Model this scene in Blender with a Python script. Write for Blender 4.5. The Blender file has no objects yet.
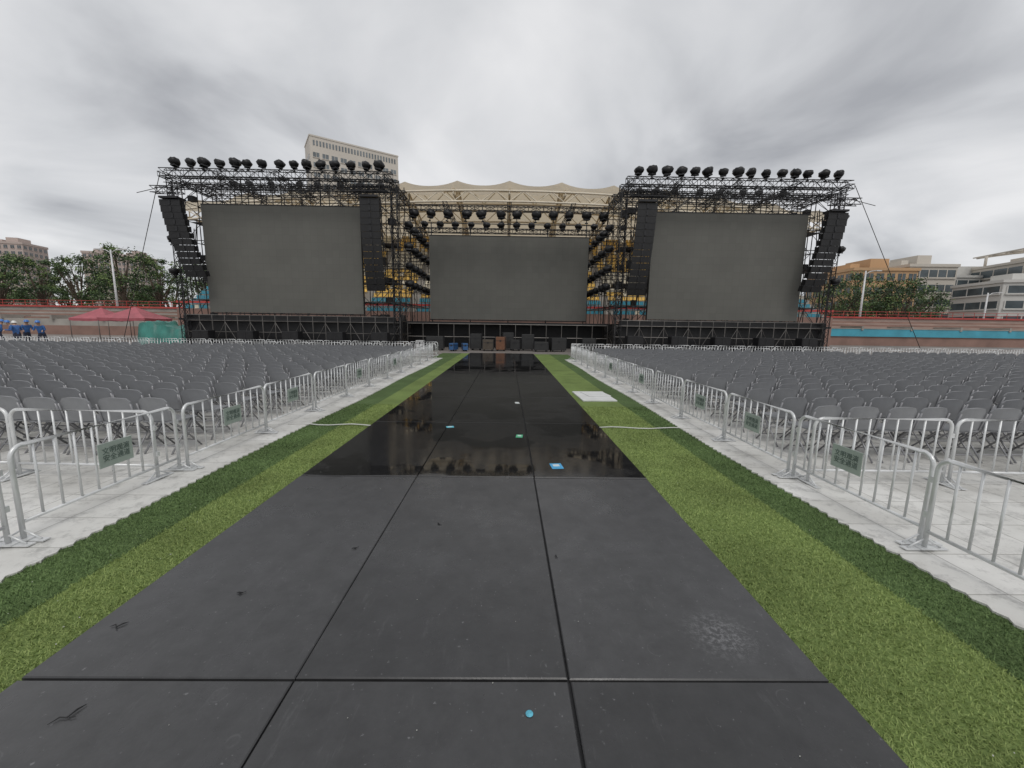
import bpy, math, random
import numpy as np
from mathutils import Vector, Matrix, noise
random.seed(7); np.random.seed(7)
scn=bpy.context.scene
R=math.radians
# ------------------------------------------------------------------ materials
def mat(name,col,rough=.6,metal=0.,var=.15,scale=6.,bump=0.,bscale=None,col2=None,spec=.5,detail=5,coord='Object',rvar=0.):
    m=bpy.data.materials.new(name); m.use_nodes=True
    nt=m.node_tree; N=nt.nodes; L=nt.links; b=N['Principled BSDF']
    tc=N.new('ShaderNodeTexCoord')
    nz=N.new('ShaderNodeTexNoise'); nz.inputs['Scale'].default_value=scale; nz.inputs['Detail'].default_value=detail
    L.new(tc.outputs[coord],nz.inputs['Vector'])
    rp=N.new('ShaderNodeValToRGB'); e=rp.color_ramp.elements
    c2=col2 or tuple(min(1,c*(1+var)) for c in col); c1=tuple(c*(1-var) for c in col) if not col2 else col
    e[0].position=.3; e[1].position=.7
    e[0].color=(*c1,1); e[1].color=(*c2,1)
    L.new(nz.outputs['Fac'],rp.inputs['Fac']); L.new(rp.outputs['Color'],b.inputs['Base Color'])
    b.inputs['Roughness'].default_value=rough; b.inputs['Metallic'].default_value=metal
    b.inputs['Specular IOR Level'].default_value=spec
    if rvar:
        mr=N.new('ShaderNodeMapRange'); mr.inputs[1].default_value=.3; mr.inputs[2].default_value=.7
        mr.inputs[3].default_value=max(0,rough-rvar); mr.inputs[4].default_value=min(1,rough+rvar)
        L.new(nz.outputs['Fac'],mr.inputs[0]); L.new(mr.outputs[0],b.inputs['Roughness'])
    if bump:
        n2=N.new('ShaderNodeTexNoise'); n2.inputs['Scale'].default_value=bscale or scale*4; n2.inputs['Detail'].default_value=3
        L.new(tc.outputs[coord],n2.inputs['Vector'])
        bp=N.new('ShaderNodeBump'); bp.inputs['Strength'].default_value=bump; bp.inputs['Distance'].default_value=.02
        L.new(n2.outputs['Fac'],bp.inputs['Height']); L.new(bp.outputs[0],b.inputs['Normal'])
    return m
# ------------------------------------------------------------------ mesh builder
class MB:
    def __init__(s): s.v=[]; s.f=[]; s.m=[]; s.sm=[]
    def add(s,vs,fs,mi=0,smooth=False):
        o=len(s.v); s.v+= [tuple(v) for v in vs]
        for f in fs: s.f.append(tuple(i+o for i in f)); s.m.append(mi); s.sm.append(smooth)
    def box(s,c,d,mi=0,rot=None):
        x,y,z=d[0]/2,d[1]/2,d[2]/2
        vs=[Vector((a*x,b*y,e*z)) for a in(-1,1) for b in(-1,1) for e in(-1,1)]
        if rot is not None: vs=[rot@v for v in vs]
        vs=[v+Vector(c) for v in vs]
        s.add(vs,[(0,1,3,2),(4,6,7,5),(0,4,5,1),(2,3,7,6),(0,2,6,4),(1,5,7,3)],mi)
    def bbox(s,c,d,b,mi=0):
        x,y=d[0]/2,d[1]/2; z0=c[2]-d[2]/2; z1=c[2]+d[2]/2
        vs=[]
        for (ix,zz) in ((0,z0),(0,z1-b),(b,z1)):
            for a,e in((-1,-1),(1,-1),(1,1),(-1,1)): vs.append((c[0]+a*(x-ix),c[1]+e*(y-ix),zz))
        fs=[(8,9,10,11)]
        for k in (0,4):
            for i in range(4):
                j=(i+1)%4; fs.append((k+i,k+j,k+4+j,k+4+i))
        s.add(vs,fs,mi)
    def tube(s,pts,r,n=6,mi=0,cap=True):
        pts=[Vector(p) for p in pts]; rs=r if isinstance(r,(list,tuple)) else [r]*len(pts)
        vs=[];up=None
        for i,p in enumerate(pts):
            if i==0:t=pts[1]-p
            elif i==len(pts)-1:t=p-pts[i-1]
            else:t=(pts[i+1]-p).normalized()+(p-pts[i-1]).normalized()
            if t.length<1e-9:t=Vector((0,0,1))
            t.normalize()
            if up is None:
                up=Vector((0,0,1)) if abs(t.z)<.9 else Vector((1,0,0))
            a=t.cross(up)
            if a.length<1e-4: a=t.cross(Vector((0,1,0)))
            a.normalize(); b=t.cross(a).normalized()
            for k in range(n):
                an=2*math.pi*k/n; vs.append(p+(a*math.cos(an)+b*math.sin(an))*rs[i])
        fs=[]
        for i in range(len(pts)-1):
            for k in range(n):
                k2=(k+1)%n; fs.append((i*n+k,i*n+k2,(i+1)*n+k2,(i+1)*n+k))
        if cap:
            fs.append(tuple(range(n))[::-1]); fs.append(tuple((len(pts)-1)*n+k for k in range(n)))
        s.add(vs,fs,mi,n>5)
    def lathe(s,prof,c,n=12,mi=0,M=None):
        vs=[];
        for (r,z) in prof:
            for k in range(n):
                a=2*math.pi*k/n; v=Vector((r*math.cos(a),r*math.sin(a),z))
                if M is not None: v=M@v
                vs.append(v+Vector(c))
        fs=[]
        for i in range(len(prof)-1):
            for k in range(n):
                k2=(k+1)%n; fs.append((i*n+k,i*n+k2,(i+1)*n+k2,(i+1)*n+k))
        s.add(vs,fs,mi,True)
    def mesh(s,name,mats):
        me=bpy.data.meshes.new(name); me.from_pydata(s.v,[],s.f)
        for m in mats: me.materials.append(m)
        me.polygons.foreach_set('material_index',s.m); me.polygons.foreach_set('use_smooth',s.sm)
        me.update(); return me
    def obj(s,name,mats,parent=None,loc=(0,0,0),rot=0):
        return put(s.mesh(name,mats),name,parent,loc,rot)
def put(me,name,parent=None,loc=(0,0,0),rot=0,sc=1):
    o=bpy.data.objects.new(name,me); scn.collection.objects.link(o)
    o.location=loc; o.rotation_euler=(0,0,rot) if not isinstance(rot,tuple) else rot
    o.scale=(sc,sc,sc) if not isinstance(sc,tuple) else sc
    if parent: o.parent=parent
    return o
def empty(name,loc=(0,0,0),rot=0):
    o=bpy.data.objects.new(name,None); scn.collection.objects.link(o); o.location=loc; o.rotation_euler=(0,0,rot)
    o.empty_display_size=.2; return o
M_black=mat('black_steel',(.020,.020,.022),.5,.2,.3,2)
M_pipe=mat('scaffold_pipe',(.040,.036,.033),.5,.4,.4,1.2)
M_galv=mat('galvanised_pipe',(.16,.15,.14),.45,.5,.3,1.5)
M_speaker=mat('speaker_black',(.009,.009,.010),.6,0,.3,5,.2)
M_cover=mat('rain_cover_black',(.010,.010,.011),.42,0,.4,5,.6,9,spec=.35)
M_cream=mat('cream_steel',(.66,.59,.47),.5,0,.12,.8)
M_membrane=mat('roof_membrane',(.60,.54,.43),.6,0,.12,.25)
nt=M_membrane.node_tree; tr=nt.nodes.new('ShaderNodeBsdfTranslucent'); tr.inputs[0].default_value=(.72,.63,.48,1)
ms_=nt.nodes.new('ShaderNodeMixShader'); ms_.inputs[0].default_value=.5
nt.links.new(nt.nodes['Principled BSDF'].outputs[0],ms_.inputs[1]); nt.links.new(tr.outputs[0],ms_.inputs[2]); nt.links.new(ms_.outputs[0],nt.nodes['Material Output'].inputs[0])
M_conc=mat('concrete',(.33,.31,.28),.85,0,.2,.6,.2,6)
M_terra=mat('terracotta_wall',(.25,.155,.125),.8,0,.2,.5,.2,6)
M_red=mat('red_paint',(.42,.06,.05),.5,0,.15,1)
M_blue=mat('blue_paint',(.06,.32,.42),.5,0,.15,.6)
M_yseat=mat('yellow_seats',(.74,.50,.13),.5,0,.2,.6)
M_wseat=mat('pale_seats',(.65,.60,.48),.5,0,.15,.6)
M_bseat=mat('teal_seats',(.05,.25,.33),.5,0,.2,.6)
M_barr=mat('barrier_paint',(.66,.67,.67),.34,.25,.16,5,.08,40,rvar=.1)
M_plate=mat('sign_plate',(.36,.42,.38),.4,.1,.1,9)
M_ink=mat('sign_ink',(.10,.14,.12),.6,0,.1,9)
M_chair=mat('chair_plastic',(.215,.22,.23),.32,0,.12,5,.05,60)
M_chleg=mat('chair_leg_metal',(.26,.26,.27),.35,.4,.1,10)
M_glass=mat('window_glass',(.07,.09,.10),.15,0,.35,.4)
M_bark=mat('bark',(.10,.075,.055),.9,0,.3,4,.5,12)
M_lf=[mat('leaf_dark',(.028,.055,.018),.6,0,.4,2),mat('leaf_mid',(.060,.105,.030),.6,0,.4,2),mat('leaf_light',(.115,.175,.045),.6,0,.3,2)]
# ------------------------------------------------------------------ ground
b=MB(); b.add([(-900,-300,0),(900,-300,0),(900,1500,0),(-900,1500,0)],[(0,1,2,3)])
b.obj('ground',[mat('ground_paving',(.20,.18,.165),.6,0,.2,.15,.2,3,rvar=.2)])
def turfmat(name,c1,c2,bump=.5):
    m=mat(name,c1,.8,0,.2,38,bump,150,col2=c2,spec=.15,detail=6)
    nt=m.node_tree;N=nt.nodes;L=nt.links
    bs=N['Principled BSDF']; lk=bs.inputs['Base Color'].links[0].from_socket
    n=N.new('ShaderNodeTexNoise'); n.inputs['Scale'].default_value=1.3; n.inputs['Detail'].default_value=6
    tc=[x for x in N if x.type=='TEX_COORD'][0]; L.new(tc.outputs['Object'],n.inputs['Vector'])
    mr=N.new('ShaderNodeMapRange'); mr.inputs[1].default_value=.3;mr.inputs[2].default_value=.7;mr.inputs[3].default_value=.78;mr.inputs[4].default_value=1.18
    L.new(n.outputs['Fac'],mr.inputs[0])
    mx=N.new('ShaderNodeVectorMath'); mx.operation='SCALE'; L.new(lk,mx.inputs[0]); L.new(mr.outputs[0],mx.inputs['Scale'])
    L.new(mx.outputs[0],bs.inputs['Base Color']); return m
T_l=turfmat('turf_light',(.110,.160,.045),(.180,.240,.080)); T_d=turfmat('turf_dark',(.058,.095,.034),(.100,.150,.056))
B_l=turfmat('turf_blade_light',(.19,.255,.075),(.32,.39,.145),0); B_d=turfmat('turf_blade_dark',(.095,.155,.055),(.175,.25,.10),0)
turf=empty('artificial_turf')
def strip(x0,x1,y0,y1,z,mt,nm):
    b=MB(); b.add([(x0,y0,z),(x1,y0,z),(x1,y1,z),(x0,y1,z)],[(0,1,2,3)]); b.obj(nm,[mt],turf)
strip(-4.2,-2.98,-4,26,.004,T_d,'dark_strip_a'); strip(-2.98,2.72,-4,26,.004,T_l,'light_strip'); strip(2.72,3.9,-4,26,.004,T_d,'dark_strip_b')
def blades(x0,x1,y0,y1,n,mt,nm):
    ys=y0+(y1-y0)*np.random.rand(n)**1.7; xs=x0+(x1-x0)*np.random.rand(n)
    a=np.random.rand(n)*6.283; h=.007+.012*np.random.rand(n); w=.0014+.0012*np.random.rand(n)+ys*.0005
    lx=(np.random.rand(n)-.5)*.04; ly=(np.random.rand(n)-.5)*.04
    V=np.zeros((n,3,3)); 
    V[:,0]=np.stack([xs-w*np.cos(a),ys-w*np.sin(a),np.full(n,.004)],1)
    V[:,1]=np.stack([xs+w*np.cos(a),ys+w*np.sin(a),np.full(n,.004)],1)
    V[:,2]=np.stack([xs+lx,ys+ly,.004+h],1)
    me=bpy.data.meshes.new(nm); me.vertices.add(n*3); me.vertices.foreach_set('co',V.ravel())
    me.loops.add(n*3); me.loops.foreach_set('vertex_index',np.arange(n*3)); me.polygons.add(n)
    me.polygons.foreach_set('loop_start',np.arange(n)*3); me.polygons.foreach_set('loop_total',np.full(n,3)); me.update(); me.validate()
    me.materials.append(mt); put(me,nm,turf)
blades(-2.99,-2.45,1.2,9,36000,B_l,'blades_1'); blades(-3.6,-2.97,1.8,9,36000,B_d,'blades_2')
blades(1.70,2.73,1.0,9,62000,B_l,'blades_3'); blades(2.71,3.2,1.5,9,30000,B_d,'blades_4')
def floormat():
    m=mat('white_flooring',(.56,.55,.52),.42,0,.1,1.3,.12,30,col2=(.74,.735,.71),rvar=.15)
    nt=m.node_tree;N=nt.nodes;L=nt.links;bs=N['Principled BSDF']; lk=bs.inputs['Base Color'].links[0].from_socket
    tc=[x for x in N if x.type=='TEX_COORD'][0]
    br=N.new('ShaderNodeTexBrick'); br.offset=0; br.inputs['Scale'].default_value=1
    br.inputs['Brick Width'].default_value=.5; br.inputs['Row Height'].default_value=.5; br.inputs['Mortar Size'].default_value=.005
    br.inputs['Color1'].default_value=(1,1,1,1); br.inputs['Color2'].default_value=(.90,.90,.89,1); br.inputs['Mortar'].default_value=(.5,.49,.47,1)
    L.new(tc.outputs['Object'],br.inputs['Vector'])
    n=N.new('ShaderNodeTexNoise'); n.inputs['Scale'].default_value=5; n.inputs['Detail'].default_value=10; n.inputs['Roughness'].default_value=.8; L.new(tc.outputs['Object'],n.inputs['Vector'])
    mr=N.new('ShaderNodeMapRange'); mr.inputs[1].default_value=.50;mr.inputs[2].default_value=.72;mr.inputs[3].default_value=1;mr.inputs[4].default_value=.42; L.new(n.outputs['Fac'],mr.inputs[0])
    mx=N.new('ShaderNodeVectorMath'); mx.operation='MULTIPLY'; L.new(lk,mx.inputs[0]); L.new(br.outputs['Color'],mx.inputs[1])
    sc=N.new('ShaderNodeVectorMath'); sc.operation='SCALE'; L.new(mx.outputs[0],sc.inputs[0]); L.new(mr.outputs[0],sc.inputs['Scale']); L.new(sc.outputs[0],bs.inputs['Base Color'])
    return m
M_floor=floormat()
for sx,xe in((-1,-3.52),(1,3.16)):
    b=MB(); y=-3.0; vs=[];k=0
    while y<22:
        vs.append((xe+sx*(.0 if k%2 else .035)+random.uniform(-.008,.008)+.03*math.sin(y*.8),y)); y+=.06; k+=1
    n=len(vs)
    top=[(x,y,.02) for x,y in vs]+[(sx*40,y,.02) for x,y in vs]+[(x,y,.0) for x,y in vs]
    fs=[]
    for i in range(n-1):
        fs.append((i,i+1,n+i+1,n+i)); fs.append((i,i+1,2*n+i+1,2*n+i))
    b.add(top,fs); b.obj('protective_flooring',[M_floor])
# ------------------------------------------------------------------ runway mats
def matmat():
    m=bpy.data.materials.new('wet_black_mat'); m.use_nodes=True
    nt=m.node_tree;N=nt.nodes;L=nt.links;bs=N['Principled BSDF']
    tc=N.new('ShaderNodeTexCoord'); 
    def noi(s,d=5,vec=None,r=.5):
        n=N.new('ShaderNodeTexNoise'); n.inputs['Scale'].default_value=s; n.inputs['Detail'].default_value=d; n.inputs['Roughness'].default_value=r
        L.new(vec or tc.outputs['Object'],n.inputs['Vector']); return n.outputs['Fac']
    def mr(i,a,b2,c,d):
        n=N.new('ShaderNodeMapRange'); n.inputs[1].default_value=a;n.inputs[2].default_value=b2;n.inputs[3].default_value=c;n.inputs[4].default_value=d
        L.new(i,n.inputs[0]); return n.outputs[0]
    def mth(op,a,b2):
        n=N.new('ShaderNodeMath'); n.operation=op
        for i,q in enumerate((a,b2)):
            if isinstance(q,(int,float)): n.inputs[i].default_value=q
            else: L.new(q,n.inputs[i])
        return n.outputs[0]
    sep=N.new('ShaderNodeSeparateXYZ'); L.new(tc.outputs['Object'],sep.inputs[0])
    big=noi(.8,5,None,.5); fine=noi(60,3); scr=noi(7,8,None,.7)
    wet=mr(sep.outputs['Y'],4.56,4.60,0.,.62)
    wet=mth('ADD',wet,mr(big,.50,.70,0,.5)); wetm=mr(wet,.40,.70,0,1)
    at=N.new('ShaderNodeAttribute'); at.attribute_name='tint'
    base=mth('MULTIPLY',mr(scr,.3,.75,.029,.047),mth('ADD',.8,mth('MULTIPLY',at.outputs['Fac'],.45)))
    base=mth('MULTIPLY',base,mr(wetm,0,1,1,.30))
    dist=N.new('ShaderNodeVectorMath'); dist.operation='DISTANCE'; dist.inputs[1].default_value=(1.28,2.12,.04)
    L.new(tc.outputs['Object'],dist.inputs[0])
    dust=mth('MULTIPLY',mr(dist.outputs['Value'],.03,.24,1,0),mr(noi(34,8,None,.8),.47,.62,0,1))
    dust=mth('MULTIPLY',dust,.14)
    spk=mth('MULTIPLY',mr(noi(38,3,None,.6),.67,.75,0,1),.09)
    # smears and drag scuffs, stretched along the runway direction
    mp=N.new('ShaderNodeMapping'); mp.inputs['Scale'].default_value=(9,1.6,1); mp.inputs['Rotation'].default_value=(0,0,.5); L.new(tc.outputs['Object'],mp.inputs[0])
    sp2=mth('MULTIPLY',mr(noi(1.3,9,mp.outputs[0],.8),.58,.74,0,1),.035)
    vo=N.new('ShaderNodeTexVoronoi'); vo.inputs['Scale'].default_value=3.1; L.new(tc.outputs['Object'],vo.inputs['Vector'])
    ring=mth('MULTIPLY',mth('MULTIPLY',mr(mth('ABSOLUTE',mth('SUBTRACT',vo.outputs['Distance'],.16),0),.0,.012,1,0),mr(scr,.48,.62,0,1)),.030)
    base=mth('ADD',mth('ADD',base,ring),mth('ADD',dust,mth('ADD',spk,sp2)))
    cc=N.new('ShaderNodeCombineXYZ'); L.new(base,cc.inputs[0]);L.new(base,cc.inputs[1]);L.new(mth('MULTIPLY',base,1.03),cc.inputs[2])
    L.new(cc.outputs[0],bs.inputs['Base Color'])
    rd=mr(noi(1.6,7,None,.65),.3,.7,.19,.44)
    rough=mth('ADD',mth('MULTIPLY',rd,mth('SUBTRACT',1,wetm)),mth('MULTIPLY',.045,wetm))
    L.new(rough,bs.inputs['Roughness'])
    bp=N.new('ShaderNodeBump'); bp.inputs['Distance'].default_value=.004
    L.new(mth('ADD',mth('MULTIPLY',fine,mr(wetm,0,1,.35,.008)),mth('MULTIPLY',big,.5)),bp.inputs['Height']); bp.inputs['Strength'].default_value=.35
    L.new(bp.outputs[0],bs.inputs['Normal'])
    return m
b=MB(); tints=[]
xs=[-2.44,-1.06,.335,1.69]; yj=[-3.65,-.93,1.80]+[4.55+2.70*i for i in range(9)]
for j in range(len(yj)-1):
    for i in range(3):
        g=.010; n0=len(b.f)
        dz=random.uniform(-.002,.002)
        b.bbox(((xs[i]+xs[i+1])/2+random.uniform(-.003,.003),(yj[j]+yj[j+1])/2,.018+dz),(xs[i+1]-xs[i]-g,yj[j+1]-yj[j]-g-(.008 if j>=2 else 0),.026),.006)
        tints+= [random.random()]*(len(b.f)-n0)
me=b.mesh('runway_mats',[matmat()])
at=me.attributes.new('tint','FLOAT','FACE'); at.data.foreach_set('value',tints)
put(me,'black_runway')
b=MB(); b.add([(-2.43,-3.4,.009),(1.68,-3.4,.009),(1.68,26.1,.009),(-2.43,26.1,.009)],[(0,1,2,3)]); b.obj('runway_underlay',[M_speaker],bpy.data.objects['black_runway'])
def sticker(x,y,w,l,col,nm,rot=0):
    b=MB(); b.box((0,0,0),(w,l,.0015)); b.box((0,l*.12,.001),(w*.55,l*.35,.0015),1)
    b.obj(nm,[mat(nm+'_vinyl',col,.4,0,.1,20),mat(nm+'_print',(.6,.65,.66),.4,0,.1,20)],None,(x,y,.0345),rot)
sticker(.65,4.95,.15,.20,(.05,.33,.60),'floor_sticker',.1); sticker(.21,6.35,.11,.18,(.05,.36,.18),'floor_sticker',-.1); sticker(-1.0,6.9,.13,.11,(.1,.45,.55),'floor_sticker',.3)
sticker(.24,9.2,.10,.2,(.5,.52,.5),'floor_sticker',0.1)
b=MB(); b.lathe([(0,.003),(.016,.003),(.018,0)],(0,0,0),16); b.obj('round_sticker',[mat('cyan_vinyl',(.10,.40,.52),.4,0,.3,90)],None,(.122,1.62,.034))
for (x,y,s,a) in((-1.98,1.60,.06,.7),(-2.28,2.15,.04,.1),(-1.75,2.45,.018,2),(.9,1.3,.012,1),(-.6,3.4,.014,1),(.4,2.9,.01,.3),(-1.2,3.0,.012,2.2)):
    b=MB(); p=[(-s,0,.003),(-s*.4,.012,.006),(0,-.008,.004),(s*.5,.015,.007),(s,.03,.003)]
    b.tube(p,[.001,.003,.003,.004,.001],6); b.tube([(0,0,.004),(s*.2,-.02,.005),(s*.5,-.025,.003)],.0018,5); b.obj('twig',[M_speaker],None,(x,y,.033),a)
b=MB(); b.bbox((0,0,.02),(.85,1.35,.03),.004); b.box((.1,.2,.045),(.6,.7,.012),0,Matrix.Rotation(.12,3,'Z'))
b.obj('white_board',[mat('white_board_paint',(.66,.67,.66),.4,0,.08,3)],None,(2.26,10.3,.004),.04)
b=MB()
for x0,x1 in((-3.9,-2.42),(1.67,3.5)):
    b.tube([(x0+(x1-x0)*t/8,7.0+.05*math.sin(t*1.3),.028) for t in range(9)],.010,6)
b.obj('white_cable',[mat('cable_white',(.6,.6,.58),.5,0,.1,5)])
b=MB()
for i in range(110):
    x=random.choice([random.uniform(-3.5,-2.5),random.uniform(1.8,3.2),random.uniform(-2.4,1.6)]); y=1.4+random.random()**1.3*9
    on=-2.43<x<1.68
    s=random.uniform(.0025,.0055)*(.6 if on else 1); r=Matrix.Rotation(random.uniform(0,3),3,'Z')@Matrix.Rotation(random.uniform(-.4,.4),3,'X')
    b.box((x,y,.036 if on else .022),(s*1.8,s,.002),0,r)
b.obj('litter_scraps',[mat('paper_white',(.45,.45,.41),.7,0,.1,5)])
# ------------------------------------------------------------------ crowd barriers
def barrier_mesh(L_):
    b=MB(); H=.79; r=.10
    x0,x1=-L_/2,L_/2
    p=[(x0,0,.03)]
    for k in range(7):
        a=math.pi-k*math.pi/12; p.append((x0+r+r*math.cos(a),0,H-r+r*math.sin(a)))
    for k in range(7):
        a=math.pi/2-k*math.pi/12; p.append((x1-r+r*math.cos(a),0,H-r+r*math.sin(a)))
    p.append((x1,0,.03))
    b.tube(p,.018,10)
    b.tube([(x0,0,.16),(x1,0,.16)],.015,8)
    nb=10
    for i in range(1,nb):
        x=x0+L_*i/nb; b.tube([(x,0,.16),(x,0,H-.002)],.0098,8)
    for x in(x0,x1):
        b.box((x,0,.012),(.06,.36,.010)); b.tube([(x,-.14,.02),(x,0,.10)],.008,6); b.tube([(x,.14,.02),(x,0,.10)],.008,6)
        b.box((x,0,.022),(.09,.13,.008))
    for z in(.3,.6): b.box((x1+.022,0,z),(.03,.03,.05))
    return b.mesh('barrier_frame',[M_barr])
BM={-1:barrier_mesh(1.61),1:barrier_mesh(1.50)}
b=MB(); b.bbox((0,0,0),(.36,.24,.006),.002,0); SM=b.mesh('plate',[M_plate])
tcu=bpy.data.curves.new('lettering','FONT'); tcu.body='文明观演\n安全通道'; tcu.size=.072; tcu.align_x='CENTER'; tcu.align_y='CENTER'; tcu.extrude=.001
tmp=bpy.data.objects.new('tmp',tcu); scn.collection.objects.link(tmp); bpy.context.view_layer.update()
TM=bpy.data.meshes.new_from_object(tmp.evaluated_get(bpy.context.evaluated_depsgraph_get())); bpy.data.objects.remove(tmp)
TM.materials.clear(); TM.materials.append(M_ink)
def barrier(x,y,rot,sign=0,side=1,k=-1):
    e=empty('crowd_barrier',(x,y,.02),rot)
    o=put(BM[k],'frame',e); o.rotation_euler=(random.uniform(-.02,.02),0,0)
    if sign:
        q=put(SM,'sign_plate',e,(.02,side*.030,.49),(math.pi/2*(1 if side<0 else -1),0,0))
        put(TM,'lettering',e,(.02,side*.036,.49),(math.pi/2,0,0 if side<0 else math.pi))
random.seed(3)
y=-2.01; k=-1
while y<20.5:
    barrier(-3.93-.004*y+random.uniform(-.025,.025),y+.845,math.pi/2+random.uniform(-.018,.018),1 if k in(2,3,4,6,8) else 0,-1,-1); y+=1.69; k+=1
y=-1.63; k=-1
while y<20.5:
    barrier(3.50+random.uniform(-.025,.025),y+.79,math.pi/2+random.uniform(-.018,.018),1 if k in(2,3,4,6,8) else 0,1,1); y+=1.58; k+=1
for s in(-1,1):
    x=s*(4.80 if s<0 else 4.38)
    for i in range(5): barrier(x+s*1.68*i,4.5+random.uniform(-.05,.05),random.uniform(-.04,.04),0)
    for i in range(24): barrier(s*4.6+s*1.68*i,20.9+random.uniform(-.05,.05)+(.4 if s<0 else 0),random.uniform(-.02,.02))
    for i in range(22): barrier(s*4.9+s*1.68*i,23.6+random.uniform(-.05,.05),random.uniform(-.02,.02))
# ------------------------------------------------------------------ chairs
def chair_mesh():
    b=MB(); nc,nr=8,6
    def pt(i,j,off):
        u=i/(nc-1)*2-1; t=j/(nr-1)
        w=.215-.02*t
        if j==nr-1: w*=.80
        if j==nr-2: w*=.96
        if j==0: w*=.9
        z=.46+.33*t-(.02*u*u if j==nr-1 else 0)
        return (u*w,-.20-.07*t-off+.05*u*u*.6,z)
    for off,fl in((0.,0),(.022,1)):
        vs=[pt(i,j,off) for j in range(nr) for i in range(nc)]
        fs=[(j*nc+i,j*nc+i+1,(j+1)*nc+i+1,(j+1)*nc+i) for j in range(nr-1) for i in range(nc-1)]
        if not fl: fs=[f[::-1] for f in fs]
        b.add(vs,fs,0,True)
    ring=[(i,0) for i in range(nc)]+[(nc-1,j) for j in range(1,nr)]+[(i,nr-1) for i in range(nc-2,-1,-1)]+[(0,j) for j in range(nr-2,0,-1)]
    n=len(ring); vs=[pt(i,j,0) for i,j in ring]+[pt(i,j,.022) for i,j in ring]
    b.add(vs,[(k,(k+1)%n,n+(k+1)%n,n+k) for k in range(n)],0)
    b.bbox((0,.0,.445),(.42,.40,.028),.012,0); b.box((0,.195,.43),(.38,.02,.04),0)
    for s in(-1,1):
        x=.205*s
        b.tube([(x,-.262,.70),(x,-.20,.46),(x,.24,.0)],.012,6,1)
        b.tube([(x*.94,.12,.43),(x*.94,-.25,.0)],.012,6,1)
    b.tube([(-.2,.16,.1),(.2,.16,.1)],.009,5,1); b.tube([(-.19,-.17,.1),(.19,-.17,.1)],.009,5,1)
    return b.mesh('folding_chair',[M_chair,M_chleg])
CM=chair_mesh()
for s in(-1,1):
    e=empty('folding_chair_rows')
    for r_ in range(20):
        y=5.5+r_*.745
        rowj=random.uniform(-.08,.08)
        for c in range(60):
            x=s*(4.42 if s>0 else 4.72)+s*.485*c+rowj
            if abs(x)>1.32*y+4: continue
            if 24<c<27: continue
            put(CM,'chair',e,(x+random.uniform(-.03,.03),y+random.uniform(-.05,.05),.02),(random.uniform(-.02,.02),0,random.uniform(-.1,.1)))
# ------------------------------------------------------------------ stage
M_led=bpy.data.materials.new('led_panel'); M_led.use_nodes=True
nt=M_led.node_tree;N=nt.nodes;L=nt.links;bs=N['Principled BSDF']; tc=N.new('ShaderNodeTexCoord')
sp=N.new('ShaderNodeSeparateXYZ'); cb=N.new('ShaderNodeCombineXYZ'); L.new(tc.outputs['Object'],sp.inputs[0]); L.new(sp.outputs['X'],cb.inputs[0]); L.new(sp.outputs['Z'],cb.inputs[1])
br=N.new('ShaderNodeTexBrick'); br.offset=0; br.inputs['Scale'].default_value=1; br.inputs['Brick Width'].default_value=.5; br.inputs['Row Height'].default_value=.5; br.inputs['Mortar Size'].default_value=.004
br.inputs['Color1'].default_value=(.130,.129,.117,1); br.inputs['Color2'].default_value=(.139,.138,.125,1); br.inputs['Mortar'].default_value=(.10,.10,.09,1)
L.new(cb.outputs[0],br.inputs['Vector']); 
nz=N.new('ShaderNodeTexNoise'); nz.inputs['Scale'].default_value=.35; nz.inputs['Detail'].default_value=3; L.new(tc.outputs['Object'],nz.inputs['Vector'])
mr=N.new('ShaderNodeMapRange'); mr.inputs[1].default_value=.3;mr.inputs[2].default_value=.7;mr.inputs[3].default_value=.94;mr.inputs[4].default_value=1.06; L.new(nz.outputs['Fac'],mr.inputs[0])
vm=N.new('ShaderNodeVectorMath'); vm.operation='SCALE'; L.new(br.outputs['Color'],vm.inputs[0]); L.new(mr.outputs[0],vm.inputs['Scale']); L.new(vm.outputs[0],bs.inputs['Base Color'])
bs.inputs['Roughness'].default_value=.75; bs.inputs['Specular IOR Level'].default_value=.2
def screen(x0,x1,z0,z1,y):
    e=empty('led_screen',((x0+x1)/2,y,z0)); w=x1-x0;h=z1-z0
    b=MB(); b.box((0,0,h/2),(w,.14,h)); b.obj('led_face',[M_led],e)
    b=MB()
    for i in range(int(w/1.0)+1):
        x=-w/2+i*w/int(w/1.0); b.box((x,.16,h/2),(.06,.12,h+.1))
    for z in(-.06,h+.06): b.box((0,.09,z),(w+.1,.2,.08))
    b.obj('back_frame',[M_black],e)
screen(-21.75,-10.6,2.5,9.95,30); screen(10.3,21.5,2.42,9.95,30); screen(-6.67,6.72,2.3,9.16,35)
def truss(b,p0,p1,w=.4,h=.4,r=.022,bay=.5,mi=0):
    p0=Vector(p0);p1=Vector(p1);t=(p1-p0);Ln=t.length;t.normalize()
    up=Vector((0,0,1)) if abs(t.z)<.9 else Vector((0,1,0))
    a=t.cross(up).normalized()*w/2; u=a.cross(t).normalized()*h/2
    cs=[p0+a+u,p0-a+u,p0-a-u,p0+a-u]
    for c in cs: b.tube([c,c+t*Ln],r*1.3,5,mi)
    n=max(1,round(Ln/bay)); s=Ln/n
    for i in range(n):
        for k in range(4):
            q0=cs[k]+t*s*i; q1=cs[(k+1)%4]+t*s*(i+1)
            if i%2: q0,q1=cs[(k+1)%4]+t*s*i,cs[k]+t*s*(i+1)
            b.tube([q0,q1],r*.8,4,mi,False)
            b.tube([cs[k]+t*s*i,cs[(k+1)%4]+t*s*i],r*.8,4,mi,False)
random.seed(5)
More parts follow.
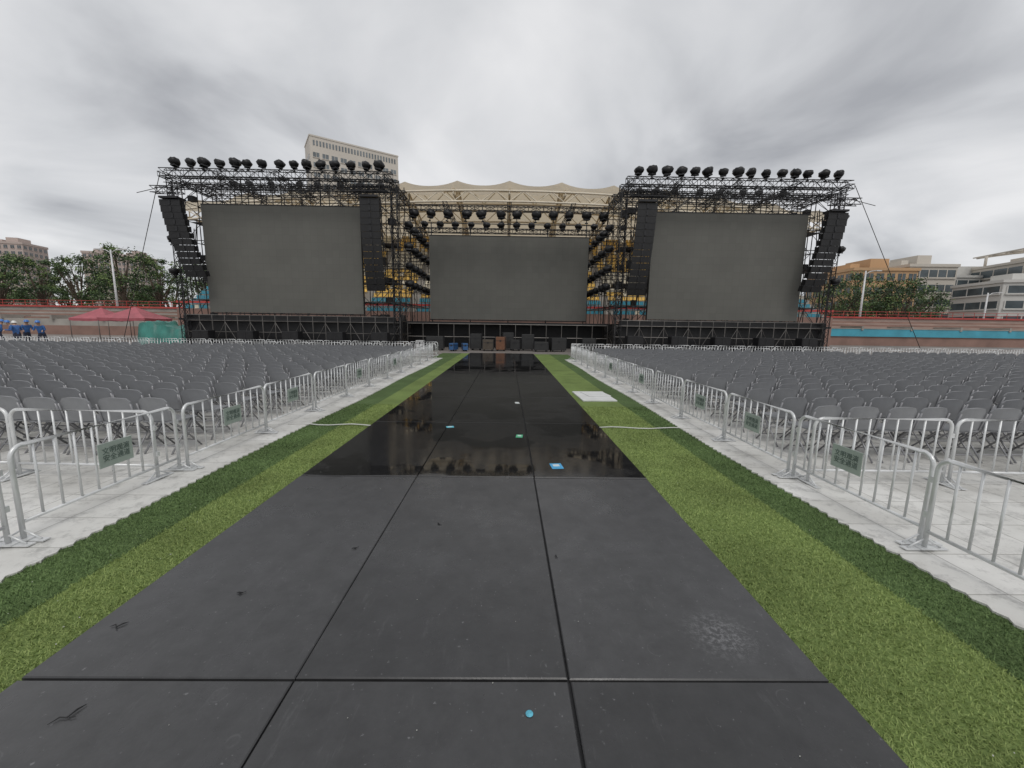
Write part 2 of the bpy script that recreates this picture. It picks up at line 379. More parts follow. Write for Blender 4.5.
def scaffold(sgn):
    e=empty('stage_scaffold_tower'); b=MB()
    X=lambda v:sgn*v
    xo,xi=(23.3,7.9)
    zs=[0,1.0,2.0,3.4,4.8,6.2,7.6,9.0,10.3,11.4]
    xsn=[xi+(xo-xi)*i/11 for i in range(12)]
    ysn=[30.35,31.8,33.4]
    for yy in ysn:
        for x in xsn: b.tube([(X(x),yy,0),(X(x),yy,11.7+random.uniform(0,.35))],.034,5,0)
        for z in zs[1:]: b.tube([(X(xi),yy,z),(X(xo),yy,z)],.03,5,0)
        for i in range(11):
            for j in range(len(zs)-1):
                if random.random()<.55 or j>=7:
                    a,c=(xsn[i],xsn[i+1]) if (i+j)%2 else (xsn[i+1],xsn[i]); b.tube([(X(a),yy,zs[j]),(X(c),yy,zs[j+1])],.022,4,random.choice((0,0,1)))
    for x in xsn:
        for z in zs[1:]: b.tube([(X(x),ysn[0],z),(X(x),ysn[-1],z)],.028,5,0)
        for j in range(len(zs)-1):
            if x in(xsn[0],xsn[1],xsn[-1],xsn[-2]) : b.tube([(X(x),ysn[j%2],zs[j]),(X(x),ysn[1+j%2],zs[j+1])],.022,4,0)
    yb=[33.4,35.2,37,38.8,40.6]
    for x in(xi-.05,xi+1.4):
        for yy in yb: b.tube([(X(x),yy,0),(X(x),yy,11.0)],.034,5,0)
        for z in zs[1:-1]: b.tube([(X(x),33.4,z),(X(x),40.6,z)],.03,5,0)
        for i in range(4):
            for j in range(len(zs)-2): 
                if random.random()<.6: b.tube([(X(x),yb[i+(j%2)],zs[j]),(X(x),yb[i+1-(j%2)],zs[j+1])],.022,4,random.choice((0,1)))
    for yy in yb:
        for z in zs[1:-1]: b.tube([(X(xi-.05),yy,z),(X(xi+1.4),yy,z)],.026,4,0)
    b.obj('pipes',[M_pipe,M_galv],e)
    b=MB()
    for yy in(29.0,30.6,32.8): truss(b,(X(8.0),yy,11.7),(X(23.5),yy,11.7),.45,.5,.024,.55)
    truss(b,(X(8.2),28.9,10.85),(X(23.2),28.9,10.85),.35,.35,.020,.6)
    for x in(8.2,11.5,15.5,19.5,23.1): truss(b,(X(x),28.4,11.45),(X(x),34,11.45),.35,.3,.02,.6)
    for x in(8.0,23.2): truss(b,(X(x),29.4,0),(X(x),29.4,11.4),.4,.4,.024,.55)
    truss(b,(X(21.9),28.6,10.5),(X(23.9),28.6,10.5),.4,.4,.024,.5)
    truss(b,(X(8.2),28.6,10.8),(X(10.6),28.6,10.8),.4,.4,.024,.5)
    b.obj('box_trusses',[M_black],e)
    b=MB()
    for z in(2.05,4.85,7.65): b.box((X(8.9),31.6,z),(1.2,1.6,.05))
    for z in (3.4,6.2,9.0): b.box((X(22.5),32.0,z),(1.5,2.0,.05))
    for i in range(12):
        x=random.uniform(8.3,10.2); z=random.choice(zs[2:-1])+.25; b.box((X(x),random.uniform(30.6,33),z),(random.uniform(.25,.6),.4,random.uniform(.3,.6)))
    for i in range(8):
        x=random.uniform(21.8,23.1); z=random.choice(zs[2:-1])+.25; b.box((X(x),random.uniform(30.6,33),z),(random.uniform(.3,.5),.4,random.uniform(.3,.5)))
    for i in range(22):
        x=random.choice([random.uniform(8,10.3),random.uniform(21.9,23.2)]); z=random.uniform(5,11.2); l=random.uniform(2,5)
        b.tube([(X(x),30.2,z),(X(x+.15),30.15,z-l*.5),(X(x+random.uniform(-.2,.2)),30.25,z-l)],.03,5)
    for i in range(9):
        x=random.uniform(8.5,21); l=random.uniform(1,2.2); b.tube([(X(x),28.9,10.9),(X(x+l*.5),28.8,10.45),(X(x+l),28.9,10.9)],.022,5)
    b.obj('decks_cases_cables',[M_black],e)
scaffold(-1); scaffold(1)
e=empty('centre_truss_rig'); b=MB()
for yy,zz in((32.6,10.75),(35.6,9.75)): truss(b,(-8.6,yy,zz),(8.6,yy,zz),.40,.36,.024,.6)
for x in(-5,0,5): truss(b,(x,32.6,11.1),(x,38.5,11.1),.3,.3,.018,.8)
for x in(-7.2,-3.6,0,3.6,7.2): b.tube([(x,38.8,2),(x,38.8,11.2)],.05,6)
for z in(11.1,9.6,8.0): b.tube([(-8,38.8,z),(8,38.8,z)],.045,6)
b.obj('trusses',[M_black],e)
def light_mesh(v):
    b=MB()
    b.bbox((0,0,.06),(.42,.36,.12),.02,1)
    for s in(-1,1): b.box((s*.22,0,.22),(.05,.14,.24),1)
    prof=[(.0,.60),(.16,.585),(.30,.53),(.38,.43),(.40,.32),(.37,.22),(.30,.14),(.20,.10),(.0,.10)]
    b.lathe(prof,(0,0,0),14,0)
    for i,vv in enumerate(b.v):
        if vv[2]>.125 and i>20: 
            q=noise.noise(Vector(vv)*5+Vector((v*7,0,0)))*.22; b.v[i]=(vv[0]*(1+q),vv[1]*(1+q)*.85,vv[2]+q*.4)
    b.tube([(.0,0,.0),(0,0,-.24)],.03,6,1); b.box((0,0,-.2),(.2,.1,.08),1)
    return b.mesh('stage_light',[M_cover,M_black])
LMs=[light_mesh(i) for i in range(6)]
def light(x,y,z,sc=1):
    put(random.choice(LMs),'stage_light',None,(x,y,z),(random.uniform(-.2,.2),random.uniform(-.22,.22),random.uniform(0,6)),sc)
for s in(-1,1):
    for i in range(15): light(s*(8.8+13.7*i/14)+random.uniform(-.12,.12),29.0,12.12,random.uniform(.82,1.0))
    for i in range(8): light(s*(9.8+1.65*i)+random.uniform(-.3,.3),32.8,12.1,.75)
    for z in(8.9,7.4,6.0,4.7):
        for yy in(31,32.8,34.6,36.4,38.2): light(s*7.45,yy+random.uniform(-.2,.2),z-.15,.9)
    for z in (5,7.2,9.4): light(s*23.4,29.1,z,.8)
for i in range(12): light(-7.4+14.8*i/11+random.uniform(-.1,.1),32.6,10.0,1.05)
for i in range(12): light(-7.2+14.4*i/11,35.6,9.98,.85)
def array(x,y,ztop,zbot,lean,n=12,w=1.3):
    e=empty('line_array_speaker',(x,y,0)); b=MB()
    hh=(ztop-zbot)/n
    for i in range(n):
        t=i/(n-1); ang=.30*t*t
        c=Vector((lean*t**1.3,.35*t*t,ztop-hh*(i+.5)))
        rot=Matrix.Rotation(ang,3,'X')
        x_,d_,h_=w/2,.55,hh*.485
        vs=[(-x_,-.28,-h_),(x_,-.28,-h_),(x_,-.28,h_),(-x_,-.28,h_),(-x_*.8,d_-.28,-h_*.7),(x_*.8,d_-.28,-h_*.7),(x_*.8,d_-.28,h_*.7),(-x_*.8,d_-.28,h_*.7)]
        vs=[rot@Vector(v)+c for v in vs]
        b.add(vs,[(0,1,2,3)[::-1],(4,5,6,7),(0,4,7,3),(1,2,6,5),(0,1,5,4),(3,7,6,2)],0)
        b.box(c+rot@Vector((0,-.30,0)),(.12,.03,hh*.7),1,rot)
        for s in(-1,1): b.box(c+rot@Vector((s*(x_+.03),0,0)),(.05,.12,hh*.9),1,rot)
    b.box((0,0,ztop+.12),(w*.9,.8,.12),1); b.tube([(-.3,0,ztop+.15),(0,0,ztop+.6),(.3,0,ztop+.15)],.025,6,1)
    b.tube([(0,0,ztop+.6),(0,0,10.9)],.03,6,1)
    b.obj('cabinets',[M_speaker,M_black],e)
array(-22.55,28.5,9.8,4.9,1.0,12,1.35); array(-9.35,28.5,10.1,4.15,.15,14,1.3)
array(22.3,28.5,9.7,4.5,-.95,12,1.35); array(9.3,28.5,10.1,4.1,-.35,14,1.3)
e=empty('stage_deck'); b=MB()
b.box((0,36,1.98),(16,9,.16)); 
for s in(-1,1): b.box((s*15.9,31.4,1.98),(15.6,4.0,.14))
b.box((0,38.9,1.1),(60,.05,2.0)); 
for s in(-1,1): b.box((s*15.9,29.75,1.15),(15.4,.05,2.3))
b.box((0,33.4,.95),(16,.05,1.9))
b.obj('deck_panels',[M_speaker],e)
b=MB()
for s in(-1,1):
    for i in range(18):
        x=s*(7.8+i*.9)
        b.tube([(x,29.4,0),(x,29.4,2.3)],.03,5)
        if i<17: b.tube([(x,29.4,.2 if i%2 else 1.8),(x+s*.9,29.4,1.8 if i%2 else .2)],.022,4)
    for z in(.3,1.1,1.9,2.3): b.tube([(s*7.8,29.4,z),(s*23.2,29.4,z)],.028,5)
for i in range(14):
    x=-7.8+i*1.2; b.tube([(x,31.5,0),(x,31.5,1.9)],.03,5)
for z in(.9,1.9): b.tube([(-7.8,31.5,z),(7.8,31.5,z)],.03,5)
b.obj('understructure',[M_galv],e)
random.seed(9)
def sub(x,y,z=0):
    b=MB(); b.bbox((0,0,.3),(1.1,.7,.6),.02,0); b.box((0,-.355,.3),(1.0,.02,.5),1); b.box((0,-.37,.3),(.06,.02,.5),0)
    b.obj('subwoofer',[M_black,M_speaker],None,(x,y,z))
for s in(-1,1):
    for i in range(9):
        sub(s*(9+i*1.55),28.6)
        if i%2==0: sub(s*(9+i*1.55),28.6,.61)
def case(x,y,w,d,h,mt,z=0):
    b=MB(); b.bbox((0,0,h/2+.1),(w,d,h),.015,0)
    for sx in(-1,1):
        for sy in(-1,1):
            b.box((sx*(w/2-.01),sy*(d/2-.01),h/2+.1),(.04,.04,h+.01),1); b.tube([(sx*(w/2-.12),sy*(d/2-.12),.1),(sx*(w/2-.12),sy*(d/2-.12),.0)],.05,8,2)
    b.box((0,0,h*.7+.1),(w+.01,d+.01,.03),1); b.box((0,-d/2-.01,h*.7+.1),(.12,.03,.1),1)
    b.obj('flight_case',[mt,M_black,M_black],None,(x,y,z),random.uniform(-.3,.3))
cm=[mat('case_black',(.022,.022,.022),.5),mat('case_orange',(.16,.07,.035),.5),mat('case_blue',(.03,.10,.24),.5),mat('case_wood',(.07,.055,.04),.6),mat('case_white',(.45,.45,.45),.5)]
for x,y,w,h,k in((-1.4,29,.8,.7,3),(-.5,29.2,.7,.9,1),(.6,29.5,.7,.7,0),(-3.0,28.2,.4,.45,2),(-3.8,28.2,.4,.45,2),(2.4,28.8,1.0,.6,0),(3.6,29,1.1,.9,0),(4.9,28.9,.6,.5,4),(-5.2,29,1.2,.9,0),(-6.2,28.6,.6,.6,4),(5.9,29,.9,.9,0),(-2.3,29.6,.8,1.1,0),(.0,30.4,.8,1.2,0),(1.5,30,.9,1.1,0)):
    case(x,y,w,.7,h,cm[k])
b=MB(); 
for p,q in(((23.8,29,11.7),(31.5,30,0.)),((-23.6,29,11.7),(-28.5,30,0)),((-23.6,29,10.8),(-25.3,29,10.4)),((23.6,29,10.8),(25.4,29,10.4))):
    b.tube([p,q],.022,5)
b.obj('guy_wires',[M_pipe])
# ------------------------------------------------------------------ grandstand
gs=empty('stadium_grandstand')
b=MB(); nrow=20; RZ=.58; HW=36
for i in range(nrow):
    y=45+i*.85; z=3.0+i*RZ
    b.box((0,y+.42,z/2),(HW*2,.84,z),0)
b.box((0,44.7,1.6),(HW*2,.3,3.2),1); b.box((0,44.6,3.9),(HW*2,.1,.25),2)
b.box((0,62.4,7.2),(HW*2,.4,14.4),3)
b.obj('terraces',[M_conc,M_terra,M_red,M_cream],gs)
b=MB(); random.seed(2)
for i in range(nrow):
    y=45+i*.85; z=3.0+i*RZ
    x=-HW+.5
    while x<HW-.5:
        blk=int((x+44)//5.5)
        mi=0
        if i<3 or (abs(x)>27 and i<9): mi=2
        elif abs(x)>27 or (blk+i//5)%4==3: mi=1
        if random.random()<.06: mi=1
        if abs((x+44)%5.5)>.6: 
            b.box((x,y+.25,z+.22),(.42,.40,.06),mi); b.box((x,y+.48,z+.42),(.42,.06,.40),mi)
        x+=.5
b.obj('seats',[M_yseat,M_wseat,M_bseat],gs)
b=MB()
def zt(x): return 18.2-3.2*(x/40)**2
nx=133; bay=6.1; RW=36.6
vs=[]; prof=[(46,-2.1),(47.5,-1.1),(49.5,-.25),(51,0),(54,-.5),(58,-1.4),(62,-2.4),(65,-3.2)]
for (yy,dz) in prof:
    for i in range(nx):
        x=-RW+2*RW*i/(nx-1); ph=((x/bay)%1); pk=abs(ph-.5)*2
        z=zt(x)+dz+ .6*(pk**2.2)*(1-abs(yy-51)/18) ; vs.append((x,yy+.9*(1-pk)*(1 if yy<48 else 0),z))
fs=[(j*nx+i,j*nx+i+1,(j+1)*nx+i+1,(j+1)*nx+i) for j in range(len(prof)-1) for i in range(nx-1)]
b.add(vs,fs,0,True); b.obj('membrane_roof',[M_membrane],gs)
b=MB()
for k in range(-6,7):
    x=k*bay; zz=zt(x)
    top=[(x,yy,zz+dz-.1) for yy,dz in ((46,-1.8),(48.5,-.6),(51,-.2),(55,-.9),(59,-1.8),(63,-2.9))]
    bot=[(x,yy,zz+dz-1.3-.25*math.sin((yy-46)/17*3.1)) for yy,dz in ((46,-.9),(48.5,-.6),(51,-.5),(55,-1.2),(59,-2.0),(63,-3.4))]
    b.tube(top,.13,6); b.tube(bot,.13,6)
    for i in range(5): b.tube([top[i],bot[i+1]],.07,5); b.tube([bot[i],top[i]],.07,5); b.tube([bot[i],top[i+1]],.06,5)
    b.tube([(x,62.9,0),(x,62.9,zz-3.0)],.35,10); b.tube([(x,56,9.4),(x,56,zz-2.4)],.2,8)
N_=48
for yy,dz in((46,-1.9),(46,-3.0),(51,-.4),(51,-1.9),(56,-1.3),(56,-2.7)):
    b.tube([(-RW+2*RW*i/N_,yy,zt(-RW+2*RW*i/N_)+dz) for i in range(N_+1)],.11,6)
for yy,da,db in((46,-1.9,-3.0),(51,-.4,-1.9),(56,-1.3,-2.7)):
    for i in range(N_):
        x=-RW+2*RW*i/N_; x2=-RW+2*RW*(i+1)/N_; a,c=(da,db) if i%2 else (db,da); b.tube([(x,yy,zt(x)+a),(x2,yy,zt(x2)+c)],.06,5)
b.obj('roof_trusses',[M_cream],gs)
def terrace(name,x0,x1,y0,mats,blue):
    b=MB(); cx=(x0+x1)/2; w=abs(x1-x0)
    b.box((cx,y0,.55),(w,.4,1.1),0)
    if blue: b.box((cx,y0-.1,1.55),(w,.5,.9),2); b.box((cx,y0-.05,2.06),(w,.7,.10),3)
    else: b.box((cx,y0,1.5),(w,.3,.8),1)
    for i in range(7): b.box((cx,y0+.7+i*.8,(1.7+i*.22)/2),(w,.8,1.7+i*.22),1 if i%2 else 0)
    b.box((cx,y0+6.6,1.85),(w,.3,3.7),1); b.box((cx,y0+6.4,3.6),(w,.2,.22),4)
    n=int(w/1.5)
    for i in range(n+1):
        x=min(x0,x1)+w*i/n; b.tube([(x,y0+6.3,3.6),(x,y0+6.3,4.4)],.03,5,4)
        if i%4==0: b.box((x,y0+2.8,2.1),(.25,6.5,.5),3)
    for z in(4.0,4.4): b.tube([(min(x0,x1),y0+6.3,z),(max(x0,x1),y0+6.3,z)],.03,5,4)
    b.obj(name,mats)
terrace('stadium_side_terrace',-110,-37,50,[M_terra,M_conc,M_blue,M_conc,M_red],False)
terrace('stadium_side_terrace',37,125,49,[M_terra,mat('pink_concrete',(.36,.27,.23),.8,0,.15,.5),M_blue,M_conc,M_red],True)
# ------------------------------------------------------------------ buildings
def building(name,loc,rot,w,d,h,floors,cols,wallm,ribbon=False,top=1.0,pent=True,wf=.55):
    e=empty(name,loc,rot); b=MB(); b.box((0,0,h/2),(w,d,h)); 
    b.box((0,0,h+top/2),(w+.5,d+.5,top)); 
    if pent: b.box((w*.1,0,h+top+1.2),(w*.3,d*.5,2.4)); b.box((-w*.25,0,h+top+.7),(w*.15,d*.4,1.4))
    b.obj('walls',[wallm],e)
    b=MB(); s=MB(); fh=h/floors
    for face in range(4):
        wd=w if face%2==0 else d; off=(d if face%2==0 else w)/2
        nc=cols if face%2==0 else max(2,int(cols*d/w))
        rm=Matrix.Rotation(face*math.pi/2,3,'Z')
        for f in range(floors):
            zc=fh*(f+.55)
            if ribbon:
                b.box(rm@Vector((0,-off-.02,zc)),(wd*.94,.08,fh*.5),0,rm); s.box(rm@Vector((0,-off-.1,zc-fh*.3)),(wd*.96,.3,fh*.1),0,rm)
                for c in range(nc+1): s.box(rm@Vector((-wd*.47+wd*.94*c/nc,-off-.07,zc)),(.18,.1,fh*.5),0,rm)
            else:
                for c in range(nc):
                    x=-wd/2+wd*(c+.5)/nc; ww=wd/nc*wf
                    b.box(rm@Vector((x,-off-.02,zc)),(ww,.06,fh*.52),0,rm); s.box(rm@Vector((x,-off-.08,zc-fh*.30)),(ww*1.15,.2,fh*.06),0,rm)
                    s.box(rm@Vector((x,-off-.06,zc)),(.08,.08,fh*.52),0,rm)
    b.obj('windows',[M_glass],e); s.obj('sills_and_mullions',[wallm],e)
    return e
M_beige=mat('beige_render',(.54,.50,.44),.7,0,.08,.1); M_white=mat('white_render',(.58,.57,.54),.7,0,.1,.1)
M_orange=mat('orange_render',(.52,.33,.18),.7,0,.12,.1); M_pink=mat('pink_render',(.46,.38,.34),.7,0,.1,.05)
M_hglass=mat('tower_glass',(.16,.18,.19),.2,0,.3,.3)
ang=R(33)
c=Vector((-69.5,150,0))+Matrix.Rotation(ang,3,'Z')@Vector((31/2,12/2,0))
e=empty('office_tower',(c.x,c.y,0),ang)
b=MB(); b.box((0,0,33),(31,12,66)); b.box((0,0,66.2),(31.3,12.3,.5))
b.obj('walls',[M_beige],e)
b=MB(); s_=MB()
for f in range(18):
    z=4+f*3.3
    for cidx in range(10):
        x=-13.6+27.2*cidx/9; b.box((x,-6.03,z),(2.0,.1,1.6)); s_.box((x,-6.07,z),(.12,.12,1.6)); s_.box((x,-6.1,z-.9),(2.3,.25,.18))
    for y_ in(-3,0,3): b.box((-15.53,y_,z),(.1,1.4,1.5))
    for y_ in(-3,0,3): b.box((15.53,y_,z),(.1,1.4,1.5))
for x in [(-14.2+28.4*i/27) for i in range(28)]: b.box((x,-6.03,64.0),(.55,.1,1.7))
b.obj('windows',[M_hglass],e); s_.obj('sills_and_mullions',[M_beige],e)
for (x,y,h,w) in((-258,205,38.5,15),(-238,203,36.5,15),(-268,228,38,15),(-203,212,34,13),(-190,214,33,10)):
    building('apartment_tower',(x,y,0),.25,w,14,h,13,6,M_pink,top=1.0)
building('orange_building',(79,92,0),-.05,13,14,14.2,5,6,M_orange,top=.6,wf=.7)
building('orange_building',(92,95,0),-.05,10,14,15.6,5,5,M_beige,ribbon=True,top=.6)
building('white_school_building',(106,98,0),-.1,22,12,14.0,5,9,M_white,ribbon=True,top=.5)
building('beige_building',(98,74,0),-.25,20,11,10.5,4,7,M_white,ribbon=True,top=.5)
e=building('beige_building',(119,86,0),-.25,26,14,16.0,5,9,M_beige,ribbon=True,top=.5)
b=MB()
pr=[(-13+26*i/12, 17.6+1.3*math.sin(math.pi*i/12)) for i in range(13)]
for yy in(-7,-3,1,5): b.tube([(x,yy,z+1) for x,z in pr],.25,6)
for i in range(13): b.tube([(pr[i][0],-8,pr[i][1]+1.2),(pr[i][0],6,pr[i][1]+1.2)],.15,5)
for x in(-12,-4,4,12): 
    for yy in(-6,4): b.tube([(x,yy,16),(x,yy,19)],.25,8)
b.obj('roof_pergola',[M_beige],e)
# ------------------------------------------------------------------ trees
def tree_mesh(seed,H,W,dens=46,lpc=80,ls=.36,hf=.32):
    rg=random.Random(seed); b=MB()
    hb=H*hf
    b.tube([(0,0,0),(.1,0,hb*.5),(.0,.1,hb),(.1,.1,H*.7)],[.32,.25,.2,.06],8,0)
    cl=[]
    for i in range(dens):
        a=rg.uniform(0,6.283); u=rg.uniform(-.75,1); rr=math.sqrt(max(0,1-u*u*.85))*rg.uniform(.45,1.08)
        cl.append(Vector((math.cos(a)*rr*W/2,math.sin(a)*rr*W/2,hb+(H-hb)*(.46+.46*u))))
    for c in cl[:16]:
        s=Vector((0,0,rg.uniform(hb*.8,hb*1.5))); mid=s.lerp(c,.5)+Vector((0,0,.4)); b.tube([s,mid,c],[.12,.08,.03],5,0)
    for c in cl:
        cr=rg.uniform(.75,1.35)*W/9; base=rg.choice((1,2,2,3))
        for k in range(lpc):
            v=Vector((rg.gauss(0,1),rg.gauss(0,1),rg.gauss(0,.75))); v=v.normalized()*cr*rg.uniform(.35,1.1)
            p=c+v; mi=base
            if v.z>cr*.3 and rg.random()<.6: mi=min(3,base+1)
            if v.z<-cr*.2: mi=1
            n=(v.normalized()+Vector((rg.uniform(-.8,.8),rg.uniform(-.8,.8),rg.uniform(-.2,.9)))).normalized()
            t=n.cross(Vector((rg.uniform(-1,1),rg.uniform(-1,1),rg.uniform(-1,1)))).normalized(); q=n.cross(t); s=ls*rg.uniform(.5,1.1)
            b.add([p-t*s*.5,p+q*s*.3,p+t*s*.5,p-q*s*.3],[(0,1,2,3)],mi)
    return b.mesh('tree',[M_bark]+M_lf)
TMs=[tree_mesh(1,13,9.0),tree_mesh(2,12.5,7.5),tree_mesh(3,10,9,hf=.22),]
random.seed(4)
x=-103
while x<-46:
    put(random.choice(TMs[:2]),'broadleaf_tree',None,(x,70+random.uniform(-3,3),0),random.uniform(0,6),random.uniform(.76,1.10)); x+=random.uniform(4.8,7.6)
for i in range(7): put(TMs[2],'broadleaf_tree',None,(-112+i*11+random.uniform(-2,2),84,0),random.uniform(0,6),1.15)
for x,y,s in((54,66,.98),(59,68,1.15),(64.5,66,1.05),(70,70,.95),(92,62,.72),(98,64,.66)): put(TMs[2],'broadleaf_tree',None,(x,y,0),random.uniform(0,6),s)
M_lamp=mat('lamp_grey',(.6,.6,.6),.4,.1); M_lens=mat('lamp_lens',(.6,.6,.55),.3)
def lamp(x,y,h,arms):
    b=MB(); b.tube([(0,0,0),(0,0,h)],[.18,.09],8); b.lathe([(.28,0),(.28,.12),(.18,.2),(.17,.6)],(0,0,0),10)
    for s in arms:
        b.tube([(0,0,h-.5),(s*.7,0,h-.05),(s*1.5,0,h+.05)],.06,6); b.box((s*1.85,0,h+.05),(.8,.28,.14)); b.box((s*1.85,0,h-.02),(.6,.2,.03),1)
    b.obj('street_lamp',[M_lamp,M_lens],None,(x,y,0))
lamp(-57,60,11.8,(-1,1)); lamp(52.5,60,10.5,(1,)); lamp(76,64,8.0,(1,))
# ------------------------------------------------------------------ tents, tarp
M_tent=mat('tent_red',(.36,.09,.11),.6,0,.15,2,.3,5); M_tarp=mat('tarp_green',(.03,.17,.14),.45,0,.3,1.5,.6,5)
def tent(x,y,w,h):
    b=MB(); n=8; e=w/2
    vs=[];
    for j in range(n+1):
        t=j/n
        for k in range(24):
            a=k/24*4; side=int(a); f=a-side
            P=[(-e,-e),(e,-e),(e,e),(-e,e),(-e,-e)]; px=P[side][0]*(1-f)+P[side+1][0]*f; py=P[side][1]*(1-f)+P[side+1][1]*f
            vs.append((px*(1-t),py*(1-t),h*.66+(h*.34)*t**1.15-.05*math.sin(f*math.pi)*(1-t)))
    fs=[(j*24+k,j*24+(k+1)%24,(j+1)*24+(k+1)%24,(j+1)*24+k) for j in range(n) for k in range(24)]
    b.add(vs,fs,0,False)
    v2=[vs[k] for k in range(24)]+[(vs[k][0],vs[k][1],vs[k][2]-.22-.03*(k%2)) for k in range(24)]
    b.add(v2,[(k,(k+1)%24,24+(k+1)%24,24+k) for k in range(24)],0)
    for sx in(-1,1):
        for sy in(-1,1): b.tube([(sx*e*.97,sy*e*.97,0),(sx*e*.97,sy*e*.97,h*.66)],.03,6,1)
    b.obj('red_canopy_tent',[M_tent,M_galv],None,(x,y,0),.15)
tent(-39.6,40,3.2,3.0); tent(-35.4,39,3.8,3.1)
b=MB(); nx_,ny_=30,14; vs=[]
for j in range(ny_+1):
    for i in range(nx_+1):
        u=i/nx_*2-1; v=j/ny_*2-1
        e_=min(1,(1-max(abs(u)**4,abs(v)**4))*3.5); z=1.45*max(0,e_)**.5*(1-.25*max(0,u))+ .22*noise.noise(Vector((u*4,v*3,1)))+(.25 if u<-.2 else 0)*max(0,e_)
        vs.append((u*1.8,v*1.2,max(.0,z)))
b.add(vs,[(j*(nx_+1)+i,j*(nx_+1)+i+1,(j+1)*(nx_+1)+i+1,(j+1)*(nx_+1)+i) for j in range(ny_) for i in range(nx_)],0,True)
b.obj('tarpaulin_covered_equipment',[M_tarp],None,(-25.9,31.5,0))
# ------------------------------------------------------------------ people
M_skin=mat('skin',(.42,.26,.18),.6,0,.05,5); M_shirt=mat('blue_workwear',(.04,.12,.32),.8,0,.2,8,.3,20); M_pants=mat('dark_trousers',(.03,.035,.06),.85,0,.2,8,.3,20)
M_helm=[mat('helmet_blue',(.05,.18,.5),.3),mat('helmet_white',(.7,.7,.68),.3)]; M_hair=mat('black_hair',(.01,.01,.01),.6)
def person(x,y,rot,lean=0.,arm=.4,hel=0,seed=0,step=.12):
    V=[];E=[];Rd=[]
    def a(p,r,par=None):
        V.append(Vector(p)); Rd.append(r)
        if par is not None: E.append((par,len(V)-1))
        return len(V)-1
    def ln(z,yo=0,xo=0):
        dz=z-.95; return (xo,yo+math.sin(lean)*dz,.95+math.cos(lean)*dz)
    pel=a((0,0,.95),.145); wa=a(ln(1.12),.125,pel); ch=a(ln(1.34),.155,wa); nk=a(ln(1.50),.06,ch)
    hd=a(ln(1.60,.015),.088,nk); cr=a(ln(1.68,.02),.085,hd)
    for s in(-1,1):
        hip=a((s*.10,0,.88),.098,pel); kn=a((s*.12,step*s+.04,.49),.062,hip); an=a((s*.12,step*s*1.5,.09),.042,kn); a((s*.14,step*s*1.5+.16,.045),.038,an)
        sh=a(ln(1.42,0,s*.19),.062,ch); el=a(tuple(Vector(ln(1.16,.02+arm*.12,s*.25))),.045,sh); wr=a(tuple(Vector(ln(1.0+arm*.2,.08+arm*.3,s*.22))),.03,el)
        hn=a(V[wr]+Vector((0,.04,-.05)),.032,wr)
        for k in range(4): a(V[hn]+Vector((s*(-.027+.018*k),.04,-.075+.01*abs(k-1))),.0085,hn)
        a(V[hn]+Vector((-s*.04,.04,-.02)),.01,hn)
    me=bpy.data.meshes.new('sk'); me.from_pydata([tuple(v) for v in V],E,[])
    o=bpy.data.objects.new('sk',me); scn.collection.objects.link(o)
    o.modifiers.new('s','SKIN'); sd=me.skin_vertices[0].data
    for i,r in enumerate(Rd): sd[i].radius=(r,r); sd[i].use_root=(i==0)
    ms=o.modifiers.new('u','SUBSURF'); ms.levels=1; ms.render_levels=1
    bpy.context.view_layer.update()
    m2=bpy.data.meshes.new_from_object(o.evaluated_get(bpy.context.evaluated_depsgraph_get())); bpy.data.objects.remove(o)
    for m in(M_shirt,M_pants,M_skin,M_speaker): m2.materials.append(m)
    hs=[V[i] for i in range(len(V)) if Rd[i] in(.032,.0085,.01)]
    for p in m2.polygons:
        c=p.center; p.use_smooth=True
        if c.z<.12: p.material_index=3
        elif c.z<.98 and not any((c-h).length<.07 for h in hs): p.material_index=1
        elif (c-V[hd]).length<.17 or (c-V[cr]).length<.14 or any((c-h).length<.06 for h in hs): p.material_index=2
    e=empty('person',(x,y,0.0),rot); put(m2,'body',e)
    hc=V[hd].lerp(V[cr],.5)
    b=MB(); b.lathe([(.0,.17),(.06,.16),(.10,.12),(.118,.06),(.122,.045),(.15,.035),(.15,.028),(.11,.03)],hc,16,0)
    b.box(hc+Vector((0,.095,-.0)),(.025,.03,.045),1)
    for s in(-1,1): b.box(hc+Vector((s*.036,.088,.02)),(.022,.01,.012),2); b.box(hc+Vector((s*.092,0,.0)),(.02,.035,.055),1)
    b.box(hc+Vector((0,.085,-.045)),(.045,.01,.01),2)
    b.obj('helmet_and_face',[M_helm[hel],M_skin,M_hair],e)
person(-29.8,24.8,2.5,.45,.9,0,1); person(-31.0,26.3,-2.0,.3,.6,0,2); person(-30.3,25.2,1.0,.55,1.,1,3); person(-32.4,26.0,-.6,.25,.3,0,4); person(-29.0,25.4,-2.7,.4,.8,0,5)
person(-33.6,26,.4,.2,.2,0,6)
# ------------------------------------------------------------------ camera
cam=bpy.data.cameras.new('cam'); cam.lens=400/1024*36; cam.sensor_width=36; cam.clip_end=3000; cam.clip_start=.05
co=bpy.data.objects.new('camera',cam); scn.collection.objects.link(co)
co.matrix_world=Matrix.Translation((0,0,1.82))@Matrix.Rotation(R(-.7),4,'Z')@Matrix.Rotation(R(90-8.3),4,'X')@Matrix.Rotation(R(.8),4,'Z')
scn.camera=co
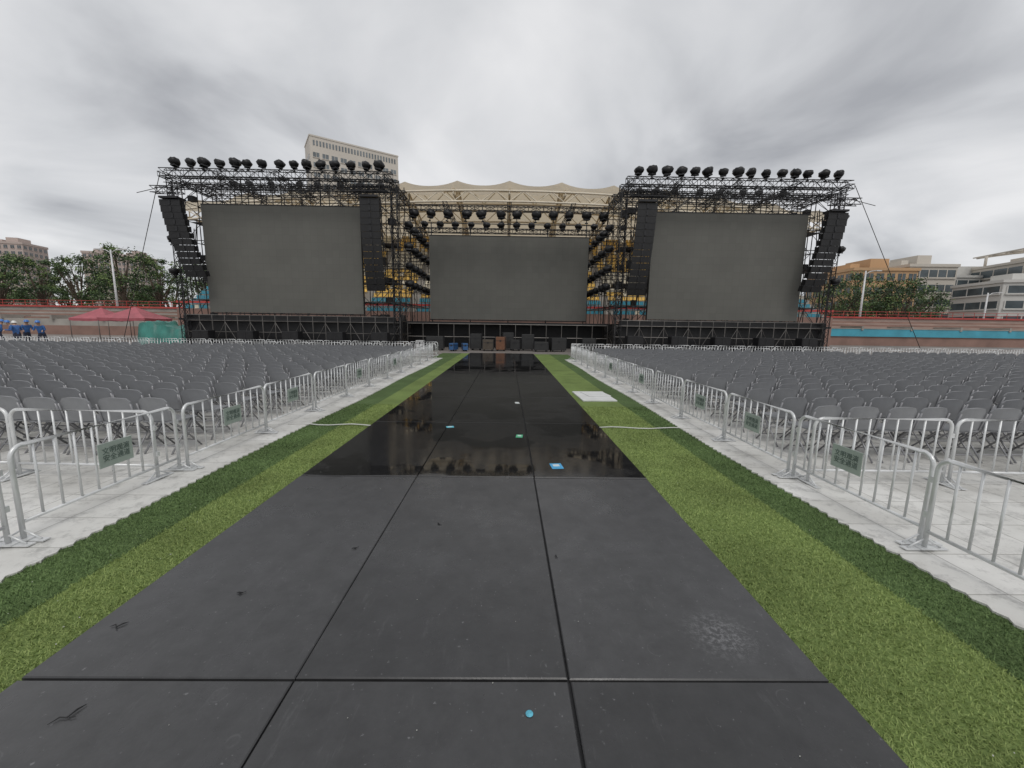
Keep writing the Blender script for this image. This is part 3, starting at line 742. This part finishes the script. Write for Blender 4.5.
# ------------------------------------------------------------------ light
w=bpy.data.worlds.new('World'); scn.world=w; w.use_nodes=True; nt=w.node_tree;N=nt.nodes;L=nt.links
for n in list(N): N.remove(n)
out=N.new('ShaderNodeOutputWorld'); sky=N.new('ShaderNodeTexSky'); sky.sky_type='NISHITA'; sky.sun_disc=False; sky.sun_elevation=R(54); sky.sun_rotation=R(167)
bg1=N.new('ShaderNodeBackground'); bg1.inputs[1].default_value=.08; L.new(sky.outputs[0],bg1.inputs[0])
tc=N.new('ShaderNodeTexCoord'); sp=N.new('ShaderNodeSeparateXYZ'); L.new(tc.outputs['Generated'],sp.inputs[0])
def m_(op,a,b2=None):
    n=N.new('ShaderNodeMath'); n.operation=op
    for i,q in enumerate((a,b2)):
        if q is None: continue
        if isinstance(q,(int,float)): n.inputs[i].default_value=q
        else: L.new(q,n.inputs[i])
    return n.outputs[0]
zz=m_('ADD',m_('MAXIMUM',sp.outputs['Z'],0.),.22)
cb=N.new('ShaderNodeCombineXYZ'); L.new(m_('DIVIDE',sp.outputs['X'],zz),cb.inputs[0]); L.new(m_('DIVIDE',sp.outputs['Y'],zz),cb.inputs[1])
n1=N.new('ShaderNodeTexNoise'); n1.inputs['Scale'].default_value=1.15; n1.inputs['Detail'].default_value=7; n1.inputs['Roughness'].default_value=.48; n1.inputs['Distortion'].default_value=.45; L.new(cb.outputs[0],n1.inputs['Vector'])
rp=N.new('ShaderNodeValToRGB'); e=rp.color_ramp.elements; e[0].position=.32; e[0].color=(.41,.42,.445,1); e[1].position=.62; e[1].color=(.86,.86,.87,1)
q=rp.color_ramp.elements.new(.46); q.color=(.655,.665,.685,1)
L.new(n1.outputs['Fac'],rp.inputs['Fac'])
bg2=N.new('ShaderNodeBackground'); bg2.inputs[1].default_value=1.0; L.new(rp.outputs[0],bg2.inputs[0])
mx=N.new('ShaderNodeMixShader'); mx.inputs[0].default_value=.93; L.new(bg1.outputs[0],mx.inputs[1]); L.new(bg2.outputs[0],mx.inputs[2]); L.new(mx.outputs[0],out.inputs[0])
sl=bpy.data.lights.new('sun','SUN'); sl.energy=1.1; sl.angle=R(25); sl.color=(1,.97,.93)
so=bpy.data.objects.new('sun',sl); scn.collection.objects.link(so); so.rotation_euler=(R(35),R(8),0)
scn.view_settings.view_transform='Standard'; scn.view_settings.look='None'; scn.view_settings.exposure=0
